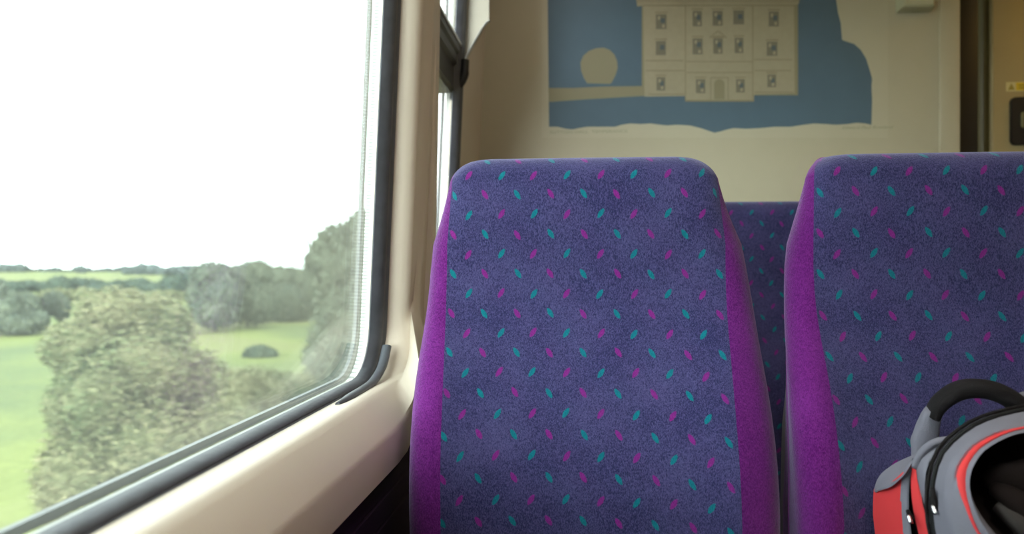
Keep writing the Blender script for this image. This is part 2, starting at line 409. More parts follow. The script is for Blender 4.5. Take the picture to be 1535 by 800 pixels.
# ------------------------------------------------------------------ bulkhead, post and door pillar
YB = 2.25
def px2x(px, Y): return P(px, 400, Y).x
xl, xp, xr = px2x(718, YB), px2x(1408, YB), px2x(1438, YB)
struct(box('wall_front', (-.33, YB, -1.05), (xp, YB+.05, 1.10), LAM))
struct(box('trim_2', (-.34, YB-.03, -1.05), (xl, YB, 1.10), CREAM, bev=.004))
struct(box('trim_3', (xp-.001, YB-.006, -1.05), (xr, YB+.06, 1.10), LAM, bev=.003))
gx1 = px2x(1487, 2.42)
struct(box('door_1', (xr-.30, YB+.55, -1.05), (gx1+.6, YB+.60, 1.10), BRN))
struct(box('trim_4', (xr+.012, YB+.10, -1.05), (px2x(1446, 2.37)+.03, YB+.20, 1.10), BLK, bev=.004))
struct(box('wall_front_door_side', (gx1, 2.42, -1.05), (2.36, 2.48, 1.10), LAMW, bev=.006))
struct(box('trim_5', (gx1-.018, 2.435, -1.05), (gx1, 2.475, 1.10), mat('olive_edge_strip', (.10, .085, .03), .5, noise=.2), bev=.004))

# ------------------------------------------------------------------ the printed poster on the bulkhead
Y0 = YB
V_BLUE = mat('poster_blue_ink', (0.080, 0.135, 0.190), 0.6, noise=0.10, nscale=18)
V_PAPER = mat('poster_paper', (0.475, 0.435, 0.325), 0.6, noise=0.03)
V_TAN = mat('poster_olive_ink', (0.25, 0.225, 0.14), 0.6, noise=0.06)
V_HOUSE = mat('poster_house_cream', (0.37, 0.325, 0.225), 0.6, noise=0.16, nscale=60)
V_LINE = mat('poster_brown_line', (0.26, 0.22, 0.14), 0.6, noise=0.1)
V_WIN = mat('poster_window_grey', (0.20, 0.185, 0.135), 0.6, noise=0.2, nscale=150)
V_TXT = mat('poster_caption_ink', (0.30, 0.28, 0.19), 0.6)
V_DOT = mat('poster_pane_blue', (0.09, 0.115, 0.13), 0.6)
pv, pf, pm = [], [], []
def shp(pts, layer, m):
    k = len(pv); Y = Y0 - .0012 - .0004*layer
    q = [P(x, y, Y0) for x, y in pts]; n = len(q)
    for p in q: pv.append(Vector((p.x, Y, p.z)))
    for p in q: pv.append(Vector((p.x, Y0 + .0002, p.z)))
    pf.append(tuple(range(k, k+n))); pm.append(m)
    for i in range(n):
        j = (i+1) % n; pf.append((k+i, k+j, k+n+j, k+n+i)); pm.append(m)
def rc(x0, y0, x1, y1, layer, m): shp([(x0, y0), (x1, y0), (x1, y1), (x0, y1)], layer, m)
TOP = -330
rc(812, TOP-20, 1331, 206, 0, 1)
wave = [(1306, 187), (1296, 185), (1284, 184), (1270, 186), (1252, 187), (1240, 186), (1220, 185), (1204, 187), (1185, 190), (1160, 190), (1140, 192), (1118, 193), (1100, 192), (1090, 194), (1080, 197), (1071, 199),
        (1062, 196), (1050, 192), (1034, 188), (1015, 187), (1000, 188), (990, 187), (975, 185), (960, 186), (945, 185), (932, 187), (922, 190), (900, 190), (880, 190), (868, 192), (858, 194), (848, 193), (836, 190), (823, 190)]
cliff = [(1200, TOP), (1236, -120), (1247, -40), (1253, 0), (1256, 20), (1260, 35), (1262, 60), (1270, 63), (1280, 66), (1290, 75), (1298, 88), (1303, 104), (1307, 118), (1306, 130), (1307, 150)]
shp([(820, TOP), (821, 0)] [::1] + [(823, 190)] + wave[::-1][1:] + cliff[::-1] , 1, 0)
# the round sun, flat at its foot
sun = [(880, 125), (875, 117), (871, 106), (870, 94), (874, 84), (882, 77), (893, 72.5), (905, 71.5), (914, 75), (921, 82), (925, 91), (926, 102), (923, 112), (917, 124), (914, 126)][::-1]
shp(sun, 2, 2)
shp([(822, 132), (860, 132), (900, 130), (966, 129), (966, 144), (930, 146), (880, 149), (823, 153)], 2, 2)
# the house
rc(962, 3, 1196, 143, 2.5, 2)                                        # shaded return round the facade
shp([(964, 8), (1028, 8), (1028, 144), (966, 145)], 3, 3)           # left wing
shp([(1127, 8), (1190, 8), (1191, 140), (1130, 142)], 3, 3)         # right wing
shp([(1027, 4), (1129, 4), (1130, 151), (1028, 152)], 4, 3)         # centre
rc(1027, 150, 1130, 152.5, 5, 4); rc(1026.6, 4, 1028, 151, 5, 4); rc(1127.4, 4, 1128.8, 150, 5, 4)
shp([(953, -6), (1199, -6), (1197, 6), (1190, 8), (964, 9), (955, 10)], 5, 3)   # cornice
rc(953, -2, 1199, -.5, 6, 4); rc(964, 8, 1190, 9.4, 6, 4)
for k in range(62): rc(955 + k*3.95, .5, 956.9 + k*3.95, 3.8, 6, 4)
shp([(962, -6), (974, -52), (1180, -52), (1192, -6)], 3, 2)
for x0, x1, y in [(967, 1024, 90.5), (968, 1026, 105.5), (1029, 1128, 92), (1029, 1129, 108.5), (1130, 1187, 89), (1131, 1185, 105.5), (972, 1026, 141), (1131, 1189, 138)]:
    rc(x0, y, x1, y+1.3, 6, 4)
WN = [(983, 22, 999, 44), (1038, 17, 1052, 40), (1068, 17, 1083, 39), (1099, 16, 1115, 37), (1152, 18, 1167, 40),
      (983, 62, 998, 83), (1038, 58, 1053, 82), (1069, 58, 1083, 81), (1101, 57, 1114, 80), (1149, 63, 1165, 84),
      (984, 116, 997, 136), (1043, 119, 1057, 140), (1103, 119, 1116, 139), (1150, 112, 1163, 131)]
random.seed(4)
for i, (a, b1, c, d) in enumerate(WN):
    rc(a-1.5, b1-3.5, c+1.5, b1-2, 6, 4)
    rc(a, b1, c, d, 6, 5)
    rc((a+c)/2-1, b1+6, c-2.5, b1+13, 7, 6)
    if i not in (3, 5):
        rc(a+3, b1+3, a+6.5, b1+8, 8, 3); rc(c-6.5, d-6.5, c-3, d-2, 8, 3)
shp([(1063, 56), (1076, 46), (1089, 56), (1089, 57.5), (1076, 47.8), (1063, 57.5)], 6, 4); rc(1063, 56, 1089, 57.2, 7, 4)
door = [(1070, 149)] + [(1078 - 8*math.cos(math.radians(a)), 127 - 8*math.sin(math.radians(a))) for a in range(0, 181, 15)] + [(1086, 149)]
shp(door, 6, 2)
rc(1066, 116, 1092, 117.4, 6, 4); rc(1064.5, 116, 1065.8, 150, 6, 4); rc(1090.5, 116, 1091.8, 150, 6, 4)
PO = empty('poster', (P(1075, 0, Y0).x, Y0, 0.2))
inv = Matrix.Translation(-PO.location)
mesh('print', [inv @ p for p in pv], pf, [V_BLUE, V_PAPER, V_TAN, V_HOUSE, V_LINE, V_WIN, V_DOT], PO, mi=pm, recalc=False)
tag(PO, 'blue printed poster of a tall stone house beside a round sun', 'poster')
def text(body, px, py, h, m, parent, Y, name='caption', sx=1.0, shear=0.0):
    cu = bpy.data.curves.new(name, 'FONT'); cu.body = body; cu.size = h; cu.extrude = .0001; cu.shear = shear
    o = bpy.data.objects.new(name, cu); C.objects.link(o)
    dg = bpy.context.evaluated_depsgraph_get(); me = bpy.data.meshes.new_from_object(o.evaluated_get(dg))
    C.objects.unlink(o); bpy.data.objects.remove(o)
    p = P(px, py, Y)
    me.transform(Matrix.Translation(p - parent.location) @ Matrix.Rotation(math.pi/2, 4, 'X') @ Matrix.Diagonal((sx, 1, 1, 1)))
    return link(name, me, m, parent)
text('SUTTON HALL  TEMPERANCE', 824, 200.5, .0125, V_TXT, PO, Y0-.0022, sx=1.42)
text('Edward Paul Rowland', 1262, 193.5, .0125, V_TXT, PO, Y0-.0022, sx=1.3, shear=.3)

# ------------------------------------------------------------------ small fittings on the right of the bulkhead
b0 = P(1343, 20, YB); b1 = P(1397, 14, YB-.045)
SB = empty('junction_box', (b0.x, YB, b0.z)); inv = Matrix.Translation(-SB.location)
R = [[Vector((x, y, z)) for x, z in ((b0.x+a, b0.z+a), (b0.x+.094-a, b0.z+a), (b0.x+.094-a, b0.z+.16-a), (b0.x+a, b0.z+.16-a))] for y, a in ((YB+.0005, 0), (YB-.008, 0), (YB-.040, .004), (YB-.045, .009))]
v, f = loft(R, True, True, True)
mesh('box_body', [inv @ p for p in v], f, mat('pale_green_plastic', (.50, .49, .35), .45, noise=.05), SB)
v, f = loft([[Vector((x, y, z)) for x, z in ((b0.x+.018, b0.z+.02), (b0.x+.078, b0.z+.02), (b0.x+.078, b0.z+.14), (b0.x+.018, b0.z+.14))] for y in (YB-.0445, YB-.0475)], True, True, True)
mesh('lid', [inv @ p for p in v], f, mat('pale_cream_lid', (.56, .54, .36), .45, noise=.05), SB)
tag(SB, 'small pale box fixed high on the bulkhead, right of the poster', 'box')

YD = 2.42
# warning sticker above the door control
s0 = P(1508, 137, YD); s1 = P(1566, 122, YD)
ST = empty('warning_sticker', (s0.x, YD, s0.z)); inv = Matrix.Translation(-ST.location)
Wd, Hd = s1.x-s0.x, s1.z-s0.z
box('sticker_sheet', (0, -.0012, 0), (Wd, 0, Hd), mat('sticker_cream', (.62, .56, .30), .5), ST)
box('yellow_panel', (Hd*1.0, -.0018, .002), (Wd-.002, -.0011, Hd-.002), mat('sticker_yellow', (.62, .46, .03), .5), ST)
DKI = mat('sticker_dark_ink', (.10, .08, .02), .5)
mesh('warning_triangle', *loft([[Vector((Hd*.18, y, Hd*.15)), Vector((Hd*.88, y, Hd*.15)), Vector((Hd*.53, y, Hd*.85))] for y in (-.0018, -.0011)], True, True, True), mat('triangle_olive', (.30, .24, .04), .5), ST)
for i in range(2): box('lettering', (Hd*1.25, -.0022, Hd*(.30+.28*i)), (Wd-.008, -.0017, Hd*(.38+.28*i)), DKI, ST)
tag(ST, 'small yellow and cream warning sticker with a triangle, above the black button plate', 'sticker')
# door push button on its black plate
c0 = P(1513, 218, YD); c1 = P(1574, 145, YD)
BP = empty('door_button_panel', ((c0.x+c1.x)/2, YD, (c0.z+c1.z)/2))
hw, hh = (c1.x-c0.x)/2, (c1.z-c0.z)/2
def plate(hw, hh, r, ya, yb, cx=0, cz=0, bev=.002):
    R = []
    for y, a in ((ya, 0), (yb+bev, 0), (yb, bev)):
        ring = []
        for sx, sz, a0 in ((1, -1, -90), (1, 1, 0), (-1, 1, 90), (-1, -1, 180)):
            for k in range(7):
                t = math.radians(a0+15*k); rr = max(r-a, .0005)
                ring.append(Vector((cx+sx*(hw-a-rr)+rr*math.cos(t), y, cz+sz*(hh-a-rr)+rr*math.sin(t))))
        R.append(ring)
    return loft(R, True, True, True)
mesh('back_plate', *plate(hw, hh, .016, 0, -.010), BLK, BP, 40)
mesh('button_surround', *plate(.031, .024, .006, -.009, -.014, -.001, .002), mat('button_surround_olive', (.20, .19, .10), .5), BP, 40)
v, f = loft([[Vector((-.003+r*math.cos(a*math.pi/12), y, .002+r*math.sin(a*math.pi/12))) for a in range(24)] for y, r in ((-.013, .018), (-.018, .018), (-.020, .015))], True, True, True)
mesh('push_button', v, f, mat('button_yellow', (.50, .36, .03), .4), BP, 40)
tag(BP, 'black door control plate with rounded corners and a yellow push button', 'door control')

# ------------------------------------------------------------------ seats
SHL = [(-.66, .210), (-.50, .213), (-.40, .216), (-.30, .218), (-.21, .2195), (-.15, .2185), (-.03, .210), (0, .209), (.04, .205), (.075, .197), (.095, .191), (.118, .181), (.135, .173)]
SHR = [(-.66, .228), (-.50, .233), (-.40, .2345), (-.30, .2345), (-.21, .232), (-.15, .228), (-.03, .218), (0, .213), (.04, .206), (.075, .194), (.095, .186), (.118, .177), (.135, .166)]
SP = [(-.66, .925), (-.50, .915), (-.38, .898), (-.30, .893), (-.24, .899), (-.18, .917), (-.12, .940), (-.07, .959), (-.03, .965), (0, .966), (.05, .962), (.10, .961), (.135, .967)]
def interp(tab, z):
    if z <= tab[0][0]: return tab[0][1]
    for (a, b_), (c, d) in zip(tab, tab[1:]):
        if z <= c:
            t = (z-a)/(c-a); t2 = t
            return b_ + (d-b_)*t2
    return tab[-1][1]
def sfun(tab):
    def g(z): return (interp(tab, z-.025) + interp(tab, z) + interp(tab, z+.025) + interp(tab, z-.012) + interp(tab, z+.012))/5
    return g
HWL, HWR, FY = sfun(SHL), sfun(SHR), sfun(SP)
TOPZ = .147; RC = .030                      # crown height and its rounding
def section(z, side=1):
    """half section of the back cushion at height z: list of (x, y, tag) from the centre to the rear edge"""
    if z > TOPZ - RC:
        t = (z-(TOPZ-RC))/RC; k = 1-math.sqrt(max(1-t*t, 0))
    else: k = 0
    hw = (HWR if side > 0 else HWL)(z) - k*.030; y = FY(min(z, .135)) + k*.032; th = .095 - k*.055
    b = min(.181, hw-.012)
    return hw, y, th, b
def make_seat():
    root = empty('train_seat', (0, .95, -1.05)); off = -root.location
    zs = [-.66 + .03*i for i in range(24)]; zs = [z for z in zs if z < TOPZ-RC-.005] + [TOPZ-RC + RC*math.sin(a*math.pi/2/9) for a in range(10)]
    def ydish(x, hw, z):                    # a hollow between two swellings, stronger low down
        t = min(abs(x)/.181, 1)
        k = min(max((-z+.04)/.22, 0), 1); k = k*k*(3-2*k)
        return -.026*k*t**2.2 + .006*k + .22*k*max(abs(x)-.186, 0) - .003*(1-k)*(1-t*t)
    def prof(z, side):
        """right half of the section: fine path from the middle round the edge to the rear, and where the purple begins"""
        hw, y, th, b_ = section(z, side); fr = .028; path = []; tp = .018*min(max((z+.30)/.20, 0), 1)
        for i in range(41):
            x = (hw-fr)*i/40; path.append((x, y + ydish(x, hw, z)))
        e = path[-1][1]
        for a in range(1, 13):
            t = math.radians(7.5*a); path.append((hw-fr+fr*math.sin(t), e + fr*1.15*(1-math.cos(t))))
        path += [(hw+.001-tp*.3, e+.045), (hw+.001-tp*.6, e+.06), (hw-tp, e+max(th, .062)*.97), (hw-.008-tp, e+max(th, .062)+.006)]
        Ls = [0]
        for p, q in zip(path, path[1:]): Ls.append(Ls[-1]+math.hypot(q[0]-p[0], q[1]-p[1]))
        kz = min(max((-z-.05)/.25, 0), 1); sb = min(.181 + (.005 if side > 0 else -.006)*kz, hw-fr+.034)
        def at_(s_):
            for i in range(len(path)-1):
                if s_ <= Ls[i+1]:
                    t = (s_-Ls[i])/max(Ls[i+1]-Ls[i], 1e-9)
                    return (path[i][0]+(path[i+1][0]-path[i][0])*t, path[i][1]+(path[i+1][1]-path[i][1])*t)
            return path[-1]
        return at_, sb, Ls[-1]
    caps = [(.02, .001), (.04, -.002), (.052, -.014)]
    # patterned panel
    nx = 41; v, uv, f = [], [], []
    arc = 0; prev = None; rows = 0
    ytop = section(TOPZ)[1]
    for z, y2, z2 in [(z, None, 0) for z in zs] + [(TOPZ, a_, b_) for a_, b_ in caps]:
        at_, sb, Lt = prof(z, 1); atL, sbL, _ = prof(z, -1); y = section(z)[1]
        if y2 is None:
            if prev is not None: arc += math.hypot(z-prev[0], y-prev[1])
            prev = (z, y)
        else: arc += .02
        for i in range(nx):
            q_ = 2*i/(nx-1)-1; s_ = q_*(sb if q_ >= 0 else sbL); x, yy = (at_ if q_ >= 0 else atL)(abs(s_))
            if y2 is not None: yy = max(yy, ytop+y2)
            v.append(Vector((math.copysign(x, s_), yy, z+z2)) + off); uv.append((s_, arc))
        rows += 1
    for r in range(rows-1):
        for i in range(nx-1):
            f.append((r*nx+i, r*nx+i+1, (r+1)*nx+i+1, (r+1)*nx+i))
    mesh('back_cushion', v, f, MOQ, root, 0, uv=uv)
    # purple bolsters
    for s in (-1, 1):
        v, f = [], []; n = 22; rows = 0; pipe = []
        for z, y2, z2 in [(z, None, 0) for z in zs] + [(TOPZ, a_, b_) for a_, b_ in caps]:
            at_, sb, Lt = prof(z, s)
            for i in range(n):
                s_ = sb + (Lt-sb)*i/(n-1); x, yy = at_(s_)
                if y2 is not None: yy = max(yy, ytop+y2)
                v.append(Vector((s*x, yy, z+z2)) + off)
            if y2 is None:
                x, yy = at_(Lt-.045); pipe.append(Vector((s*x, yy, z)) + off)
            rows += 1
        for r in range(rows-1):
            for i in range(n-1): f.append((r*n+i, r*n+i+1, (r+1)*n+i+1, (r+1)*n+i))
        mesh('bolster', v, f, PUR, root, 0)
        v, f = sweep(pipe, .0018, .0018, n=6); mesh('piping', v, f, PIPE, root, 0)
    # moulded rear shell
    R = []
    for z in [-.66, -.5, -.4, -.3, -.2, -.1, 0, .06, .10, .125, .140, .1475, .1485]:
        hw, y, th, b_ = section(min(z, TOPZ-RC), -1); hw -= .030 if z > -.1 else .030-.024*min((-.1-z)/.15, 1)
        cut = .006 if z > .145 else 0; hh = max(0, z-.10)*.35
        ya = y+.078; yb_ = y+.128
        R.append([Vector((sx*(hw-hh-c_-cut), yy, z)) + off for sx, c_, yy in ((-1, 0, ya+cut), (-1, 0, yb_-.02), (-1, .02, yb_-cut), (1, .02, yb_-cut), (1, 0, yb_-.02), (1, 0, ya+cut))])
    v, f = loft(R, True, True, True); mi = [1 if sum(v[i].z for i in q)/len(q)+root.location.z < -.14 else 0 for q in f]  # dark lower half stands in for the shadow gap by the wall
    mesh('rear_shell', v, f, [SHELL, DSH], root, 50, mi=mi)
    # seat cushion, frame and pedestal
    R = []
    for x, k in ((-.222, .03), (-.215, .008), (-.19, 0), (.19, 0), (.215, .008), (.222, .03)):
        R.append([Vector((x, yy, zz)) + off for yy, zz in ((.90-.44+k, -.63), (.90-.455+k*.6, -.67), (.90-.445+k, -.72), (.93, -.72), (.93, -.60-k), (.80, -.60-k*.7), (.60, -.585-k*.7), (.49, -.595-k*.8))])
    v, f = loft(R, True, True, True)
    mesh('seat_cushion', v, f, MOQ, root, 60, uv=[(p.x, p.y) for p in v])
    box('seat_frame', tuple(Vector((-.215, .50, -.765)) + off), tuple(Vector((.215, 1.02, -.722)) + off), DSH, root, bev=.008)
    box('pedestal', tuple(Vector((-.05, .62, -1.05)) + off), tuple(Vector((.05, .92, -.765)) + off), DSH, root, bev=.01)
    return root
def copy_tree(o, parent=None):
    c = o.copy(); C.objects.link(c)
    if parent: c.parent = parent
    for ch in o.children: copy_tree(ch, c)
    return c
seat1 = make_seat(); seat1.location.x = 0.0
seat2 = copy_tree(seat1); seat2.location.x = .471
seat3 = copy_tree(seat1); seat3.location = (.39, .95+.70, -1.05)
tag(seat1, 'blue patterned train seat with purple sides, nearest the window, empty', 'seat')
tag(seat2, 'blue patterned train seat with purple sides, holding the red and grey backpack', 'seat')
tag(seat3, 'dark blue patterned seat back seen through the gap between the two front seats', 'seat')
for ch in seat2.children:
    if ch.name.startswith('rear_shell'): ch.location.z -= .012
for ch in seat1.children:
    if ch.name.startswith('rear_shell'): ch.location.z += .0065; ch.location.x -= .004

# ------------------------------------------------------------------ backpack on the second seat
GREY = mat('grey_backpack_canvas', (0.150, 0.143, 0.180), 0.85, noise=0.15, nscale=40, bump=0.5, bscale=900)
RED = mat('red_backpack_canvas', (0.60, 0.030, 0.034), 0.8, noise=0.12, nscale=40, bump=0.4, bscale=900)
BWEB = mat('black_webbing', (0.010, 0.008, 0.009), 0.85, spec=.2, noise=0.4, nscale=60, bump=0.5, bscale=700)
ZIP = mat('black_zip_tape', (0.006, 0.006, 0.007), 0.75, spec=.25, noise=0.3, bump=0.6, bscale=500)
LIN = mat('dark_brown_lining', (0.020, 0.013, 0.012), 0.85, spec=.2, noise=0.5, nscale=25, bump=0.3, bscale=300)
STEEL = mat('zip_pull_steel', (0.6, 0.6, 0.6), 0.25, metal=1.0)
BAG = empty('backpack', (.50, .76, -.59)); binv = Matrix.Translation(-BAG.location)
CX = 1600
def bmesh_(name, v, f, m, sm=40): return mesh(name, [binv @ p for p in v], f, m, BAG, sm)
def strip(name, A, B, m, n=30, across=7, bulge=.0, thick=.0035, folds=0.0):
    """cloth panel between two edge lines given as (px, py, depth); puffed towards the viewer, with a turned thickness"""
    a = smoothpath([PV(p) for p in A], n); b_ = smoothpath([PV(p) for p in B], n)
    front, back = [], []
    for i in range(n):
        for k in range(across):
            t = k/(across-1); p = a[i].lerp(b_[i], t)
            q = p.copy(); q.y -= bulge*math.sin(math.pi*t)
            if folds: q.y += folds*mnoise.noise(Vector((p.x*22, p.z*16, 3.1)))*math.sin(math.pi*t)
            front.append(q); back.append(q + Vector((0, thick, 0)))
    v = front + back; o = len(front); f = []
    for i in range(n-1):
        for k in range(across-1):
            q = (i*across+k, i*across+k+1, (i+1)*across+k+1, (i+1)*across+k); f.append(q); f.append(tuple(o+x for x in q[::-1]))
    bd = [k for k in range(across)] + [i*across+across-1 for i in range(1, n)] + [(n-1)*across+k for k in range(across-2, -1, -1)] + [i*across for i in range(n-2, 0, -1)]
    for x, y in zip(bd, bd[1:]+bd[:1]): f.append((x, y, o+y, o+x))
    return bmesh_(name, v, f, m, 50)
def ring(left, n=72):
    """closed ring from its left half (top centre to bottom centre); the right half mirrors it about the bag's middle"""
    l = [P(*p) for p in left]; cx = P(CX, 400, .74).x
    r = [Vector((2*cx-p.x, p.y, p.z)) for p in l[-2:0:-1]]
    return smoothpath(l + r + [l[0]], n+1)[:-1]
r_out = [(CX, 607, .775), (1562, 610, .772), (1535, 615, .768), (1500, 623, .762), (1465, 637, .756), (1436, 658, .752), (1418, 678, .748), (1408, 702, .744), (1403, 730, .741), (1401, 756, .738), (1403, 785, .735), (1412, 830, .730), (1425, 920, .725), (1440, 1020, .725), (1475, 1120, .735), (CX, 1150, .740)]
r_mid = [(CX, 619, .752), (1535, 625, .747), (1500, 634, .741), (1465, 650, .735), (1440, 672, .728), (1425, 695, .722), (1419, 725, .715), (1420, 755, .708), (1430, 790, .700), (1450, 850, .694), (1470, 950, .692), (1500, 1050, .70), (CX, 1090, .71)]
r_r0 = [(CX, 630, .735), (1535, 637, .729), (1500, 646, .722), (1465, 664, .715), (1447, 684, .709), (1437, 702, .704), (1436, 718, .701), (1442, 740, .697), (1450, 760, .692), (1462, 788, .686), (1490, 830, .680), (1530, 875, .676), (CX, 900, .674)]
r_r1 = [(CX, 633, .733), (1535, 640, .727), (1502, 650, .720), (1470, 669, .713), (1455, 688, .707), (1449, 704, .702), (1448, 720, .699), (1450, 740, .695), (1456, 762, .690), (1467, 790, .684), (1494, 828, .679), (1532, 870, .675), (CX, 895, .673)]
r_r2 = [(CX, 641, .731), (1535, 648, .725), (1508, 655, .718), (1480, 671, .711), (1465, 690, .705), (1457, 706, .700), (1455, 722, .697), (1459, 742, .693), (1468, 762, .688), (1484, 785, .683), (1508, 812, .678), (1540, 846, .674), (CX, 870, .672)]
A0, A1, A2, A3, A4 = [ring(r) for r in (r_out, r_mid, r_r0, r_r1, r_r2)]
def shift(r, dy, s=1.0):
    c = sum(r, Vector())/len(r)
    return [Vector((c.x+(p.x-c.x)*s, p.y+dy, c.z+(p.z-c.z)*s)) for p in r]
# grey front panel, puffed between its zip edge and the opening
def lerp_ring(a, b_, t, puff): return [p.lerp(q, t) + Vector((0, -puff*math.sin(math.pi*t), 0)) for p, q in zip(a, b_)]
Rg = [shift(A0, .012, 1.0)] + [A0] + [lerp_ring(A0, A1, t, .002) for t in (.25, .5, .75)] + [A1] + [lerp_ring(A1, A2, t, .0015) for t in (.25, .5, .75)] + [A2, shift(A2, .006)]
v, f = loft(Rg); bmesh_('front_panel', v, f, GREY, 60)
v, f = loft([shift(A2, .004), shift(A2, -.0012, 1.0), lerp_ring(shift(A2, -.0012), shift(A3, -.0012), .5, .0012), shift(A3, -.0012), shift(A3, .005)]); bmesh_('red_trim', v, f, RED, 60)
v, f = loft([shift(A3, .004), [p+Vector((0, -.001, 0)) for p in A3], [p+Vector((0, -.003, 0)) for p in lerp_ring(A3, A4, .5, .001)], A4, shift(A4, .006), shift(A4, .010, 1.02)]); bmesh_('opening_rim', v, f, GREY, 60)
# open pocket lined in brown with slack folds
cav = [shift(A4, .006, 1.012)]
for s, dy in ((1.01, .015), (.99, .03), (.93, .05), (.80, .072), (.6, .085), (.35, .092), (.1, .094)):
    rr_ = shift(A4, dy, s)
    rr_ = [p + Vector((0, .012*mnoise.noise(p*17) + .010*math.sin(p.z*75+p.x*30)*(1 if .3 < s < .95 else 0), 0)) for p in rr_]
    cav.append(rr_)
v, f = loft(cav, True, False, True); bmesh_('pocket_lining', v, f, LIN, 0)
# loose lining folds hanging in the mouth of the pocket
def fold(name, path, w, t, m=LIN):
    pts = smoothpath([P(*p) for p in path], 22); v, f = sweep(pts, [w*(.55+.45*math.sin(math.pi*i/21)) for i in range(22)], t, n=12); return bmesh_(name, v, f, m, 0)
fold('lining_fold', [(1478, 716, .765), (1500, 712, .755), (1525, 712, .748), (1560, 705, .750), (1610, 702, .755)], .016, .009)
fold('lining_fold', [(1492, 730, .752), (1515, 742, .740), (1545, 764, .738), (1590, 790, .745)], .013, .008)
fold('lining_fold', [(1496, 755, .745), (1520, 775, .735), (1550, 800, .733), (1600, 826, .74)], .010, .007, mat('grey_brown_lining', (.055, .048, .046), .7, noise=.3))
# black piping over the top of the main panel
pp_ = [p + Vector((0, -.002, .0)) for p in shift(A0, .004, 1.008)]
k0 = len(pp_)
v, f = sweep(pp_ + [pp_[0]], .0022, .0022, n=8); bmesh_('main_zip', v, f, ZIP, 0)
v, f = sweep([p + Vector((0, .006, 0)) for p in shift(A0, .004, 1.016)] + [shift(A0, .010, 1.016)[0]], .0018, .0018, n=8); bmesh_('zip_piping', v, f, BWEB, 0)

def mir(c):                              # mirror a line about the middle plane of the bag
    cx = P(CX, 400, .74).x; q = [P(*p) for p in c]
    return [Vector((2*cx-p.x, p.y, p.z)) for p in q]
K5 = [(1432, 659, .765), (1420, 664, .764), (1408, 676, .763), (1394, 692, .761), (1389, 715, .758), (1389, 745, .753), (1396, 772, .747), (1406, 800, .742), (1420, 900, .735), (1445, 1050, .74), (1470, 1130, .745)]
K4 = [(1425, 655, .768), (1408, 662, .770), (1390, 670, .772), (1378, 684, .774), (1375, 702, .774), (1383, 735, .770), (1392, 768, .765), (1402, 800, .760), (1425, 900, .75), (1450, 1050, .752), (1474, 1135, .757)]
K3 = [(1376, 686, .778), (1371, 703, .779), (1370, 730, .779), (1374, 765, .777), (1382, 800, .774), (1402, 900, .765), (1430, 1050, .765), (1455, 1130, .768)]
K4b = [(1378, 684, .775), (1374, 702, .775), (1383, 735, .771), (1392, 768, .766), (1402, 800, .761), (1425, 900, .751), (1450, 1050, .753), (1474, 1130, .758)]
K2 = [(1392, 670, .782), (1378, 685, .785), (1368, 704, .787), (1365, 735, .789), (1365, 765, .790), (1369, 800, .790), (1382, 900, .788), (1405, 1050, .788), (1440, 1140, .788)]
K1 = [(1384, 678, .786), (1368, 692, .789), (1358, 706, .792), (1354, 740, .795), (1354, 768, .797), (1357, 800, .798), (1368, 900, .797), (1390, 1050, .797), (1425, 1145, .795)]
KR = [(1358, 706, .792), (1354, 740, .795), (1354, 768, .797), (1357, 800, .798), (1368, 900, .797), (1390, 1050, .797), (1425, 1145, .795)]
KL = [(1314, 732, .868), (1313, 750, .872), (1313, 775, .875), (1316, 800, .876), (1324, 900, .875), (1345, 1050, .872), (1390, 1150, .86)]
KC = [(1314, 732, .868), (1325, 728, .845), (1337, 724, .825), (1348, 715, .806), (1358, 706, .792)]
sides = [lambda c: c, mir]
for si, g in enumerate(sides):
    strip('inner_band', g(K4), g(K5), GREY, bulge=.004, folds=.003)
    strip('red_stripe', g(K3), g(K4b), RED, bulge=.004)
    strip('side_binding', g(K1), g(K2), GREY, bulge=.002)
    # dark pocket slits behind the bands
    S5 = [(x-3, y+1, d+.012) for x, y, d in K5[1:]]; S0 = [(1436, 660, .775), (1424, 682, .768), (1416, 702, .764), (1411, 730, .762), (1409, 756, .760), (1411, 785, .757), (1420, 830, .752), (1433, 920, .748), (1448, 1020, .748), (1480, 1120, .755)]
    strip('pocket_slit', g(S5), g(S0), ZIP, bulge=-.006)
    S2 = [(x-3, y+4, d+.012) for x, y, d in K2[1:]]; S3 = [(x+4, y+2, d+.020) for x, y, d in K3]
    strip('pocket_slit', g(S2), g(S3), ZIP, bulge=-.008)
    # red side panel, and the grey cap over it
    strip('red_side_panel', g(KL), g(KR), RED, across=9, bulge=.010, folds=.006)
    cap = [[(1314, 733, .868), (1319, 718, .862), (1328, 706, .855), (1348, 692, .852), (1372, 681, .853), (1398, 668, .86), (1425, 656, .87)],
           [(1314, 735, .865), (1326, 731, .834), (1338, 727, .812), (1349, 718, .792), (1359, 708, .780), (1372, 688, .779), (1392, 668, .78)]]
    strip('side_cap', g(cap[0]), g(cap[1]), GREY, n=24, across=9, bulge=.006, folds=.004)
    # top cloth running from the cap to the zip, and the gathered pleat
    strip('top_cloth', g([(1425, 656, .87), (1398, 664, .84), (1384, 672, .80), (1376, 686, .785)]), g([(1440, 657, .87), (1434, 657, .80), (1428, 658, .77), (1420, 664, .766)]), GREY, n=14, bulge=.003)
    v, f = sweep(smoothpath([PV(p) for p in g([(1440, 658, .765), (1425, 657, .764), (1406, 660, .765), (1392, 668, .768), (1380, 682, .772), (1374, 698, .776)])], 20), .0038, .0038, n=8); bmesh_('seam_pleat', v, f, GREY, 0)
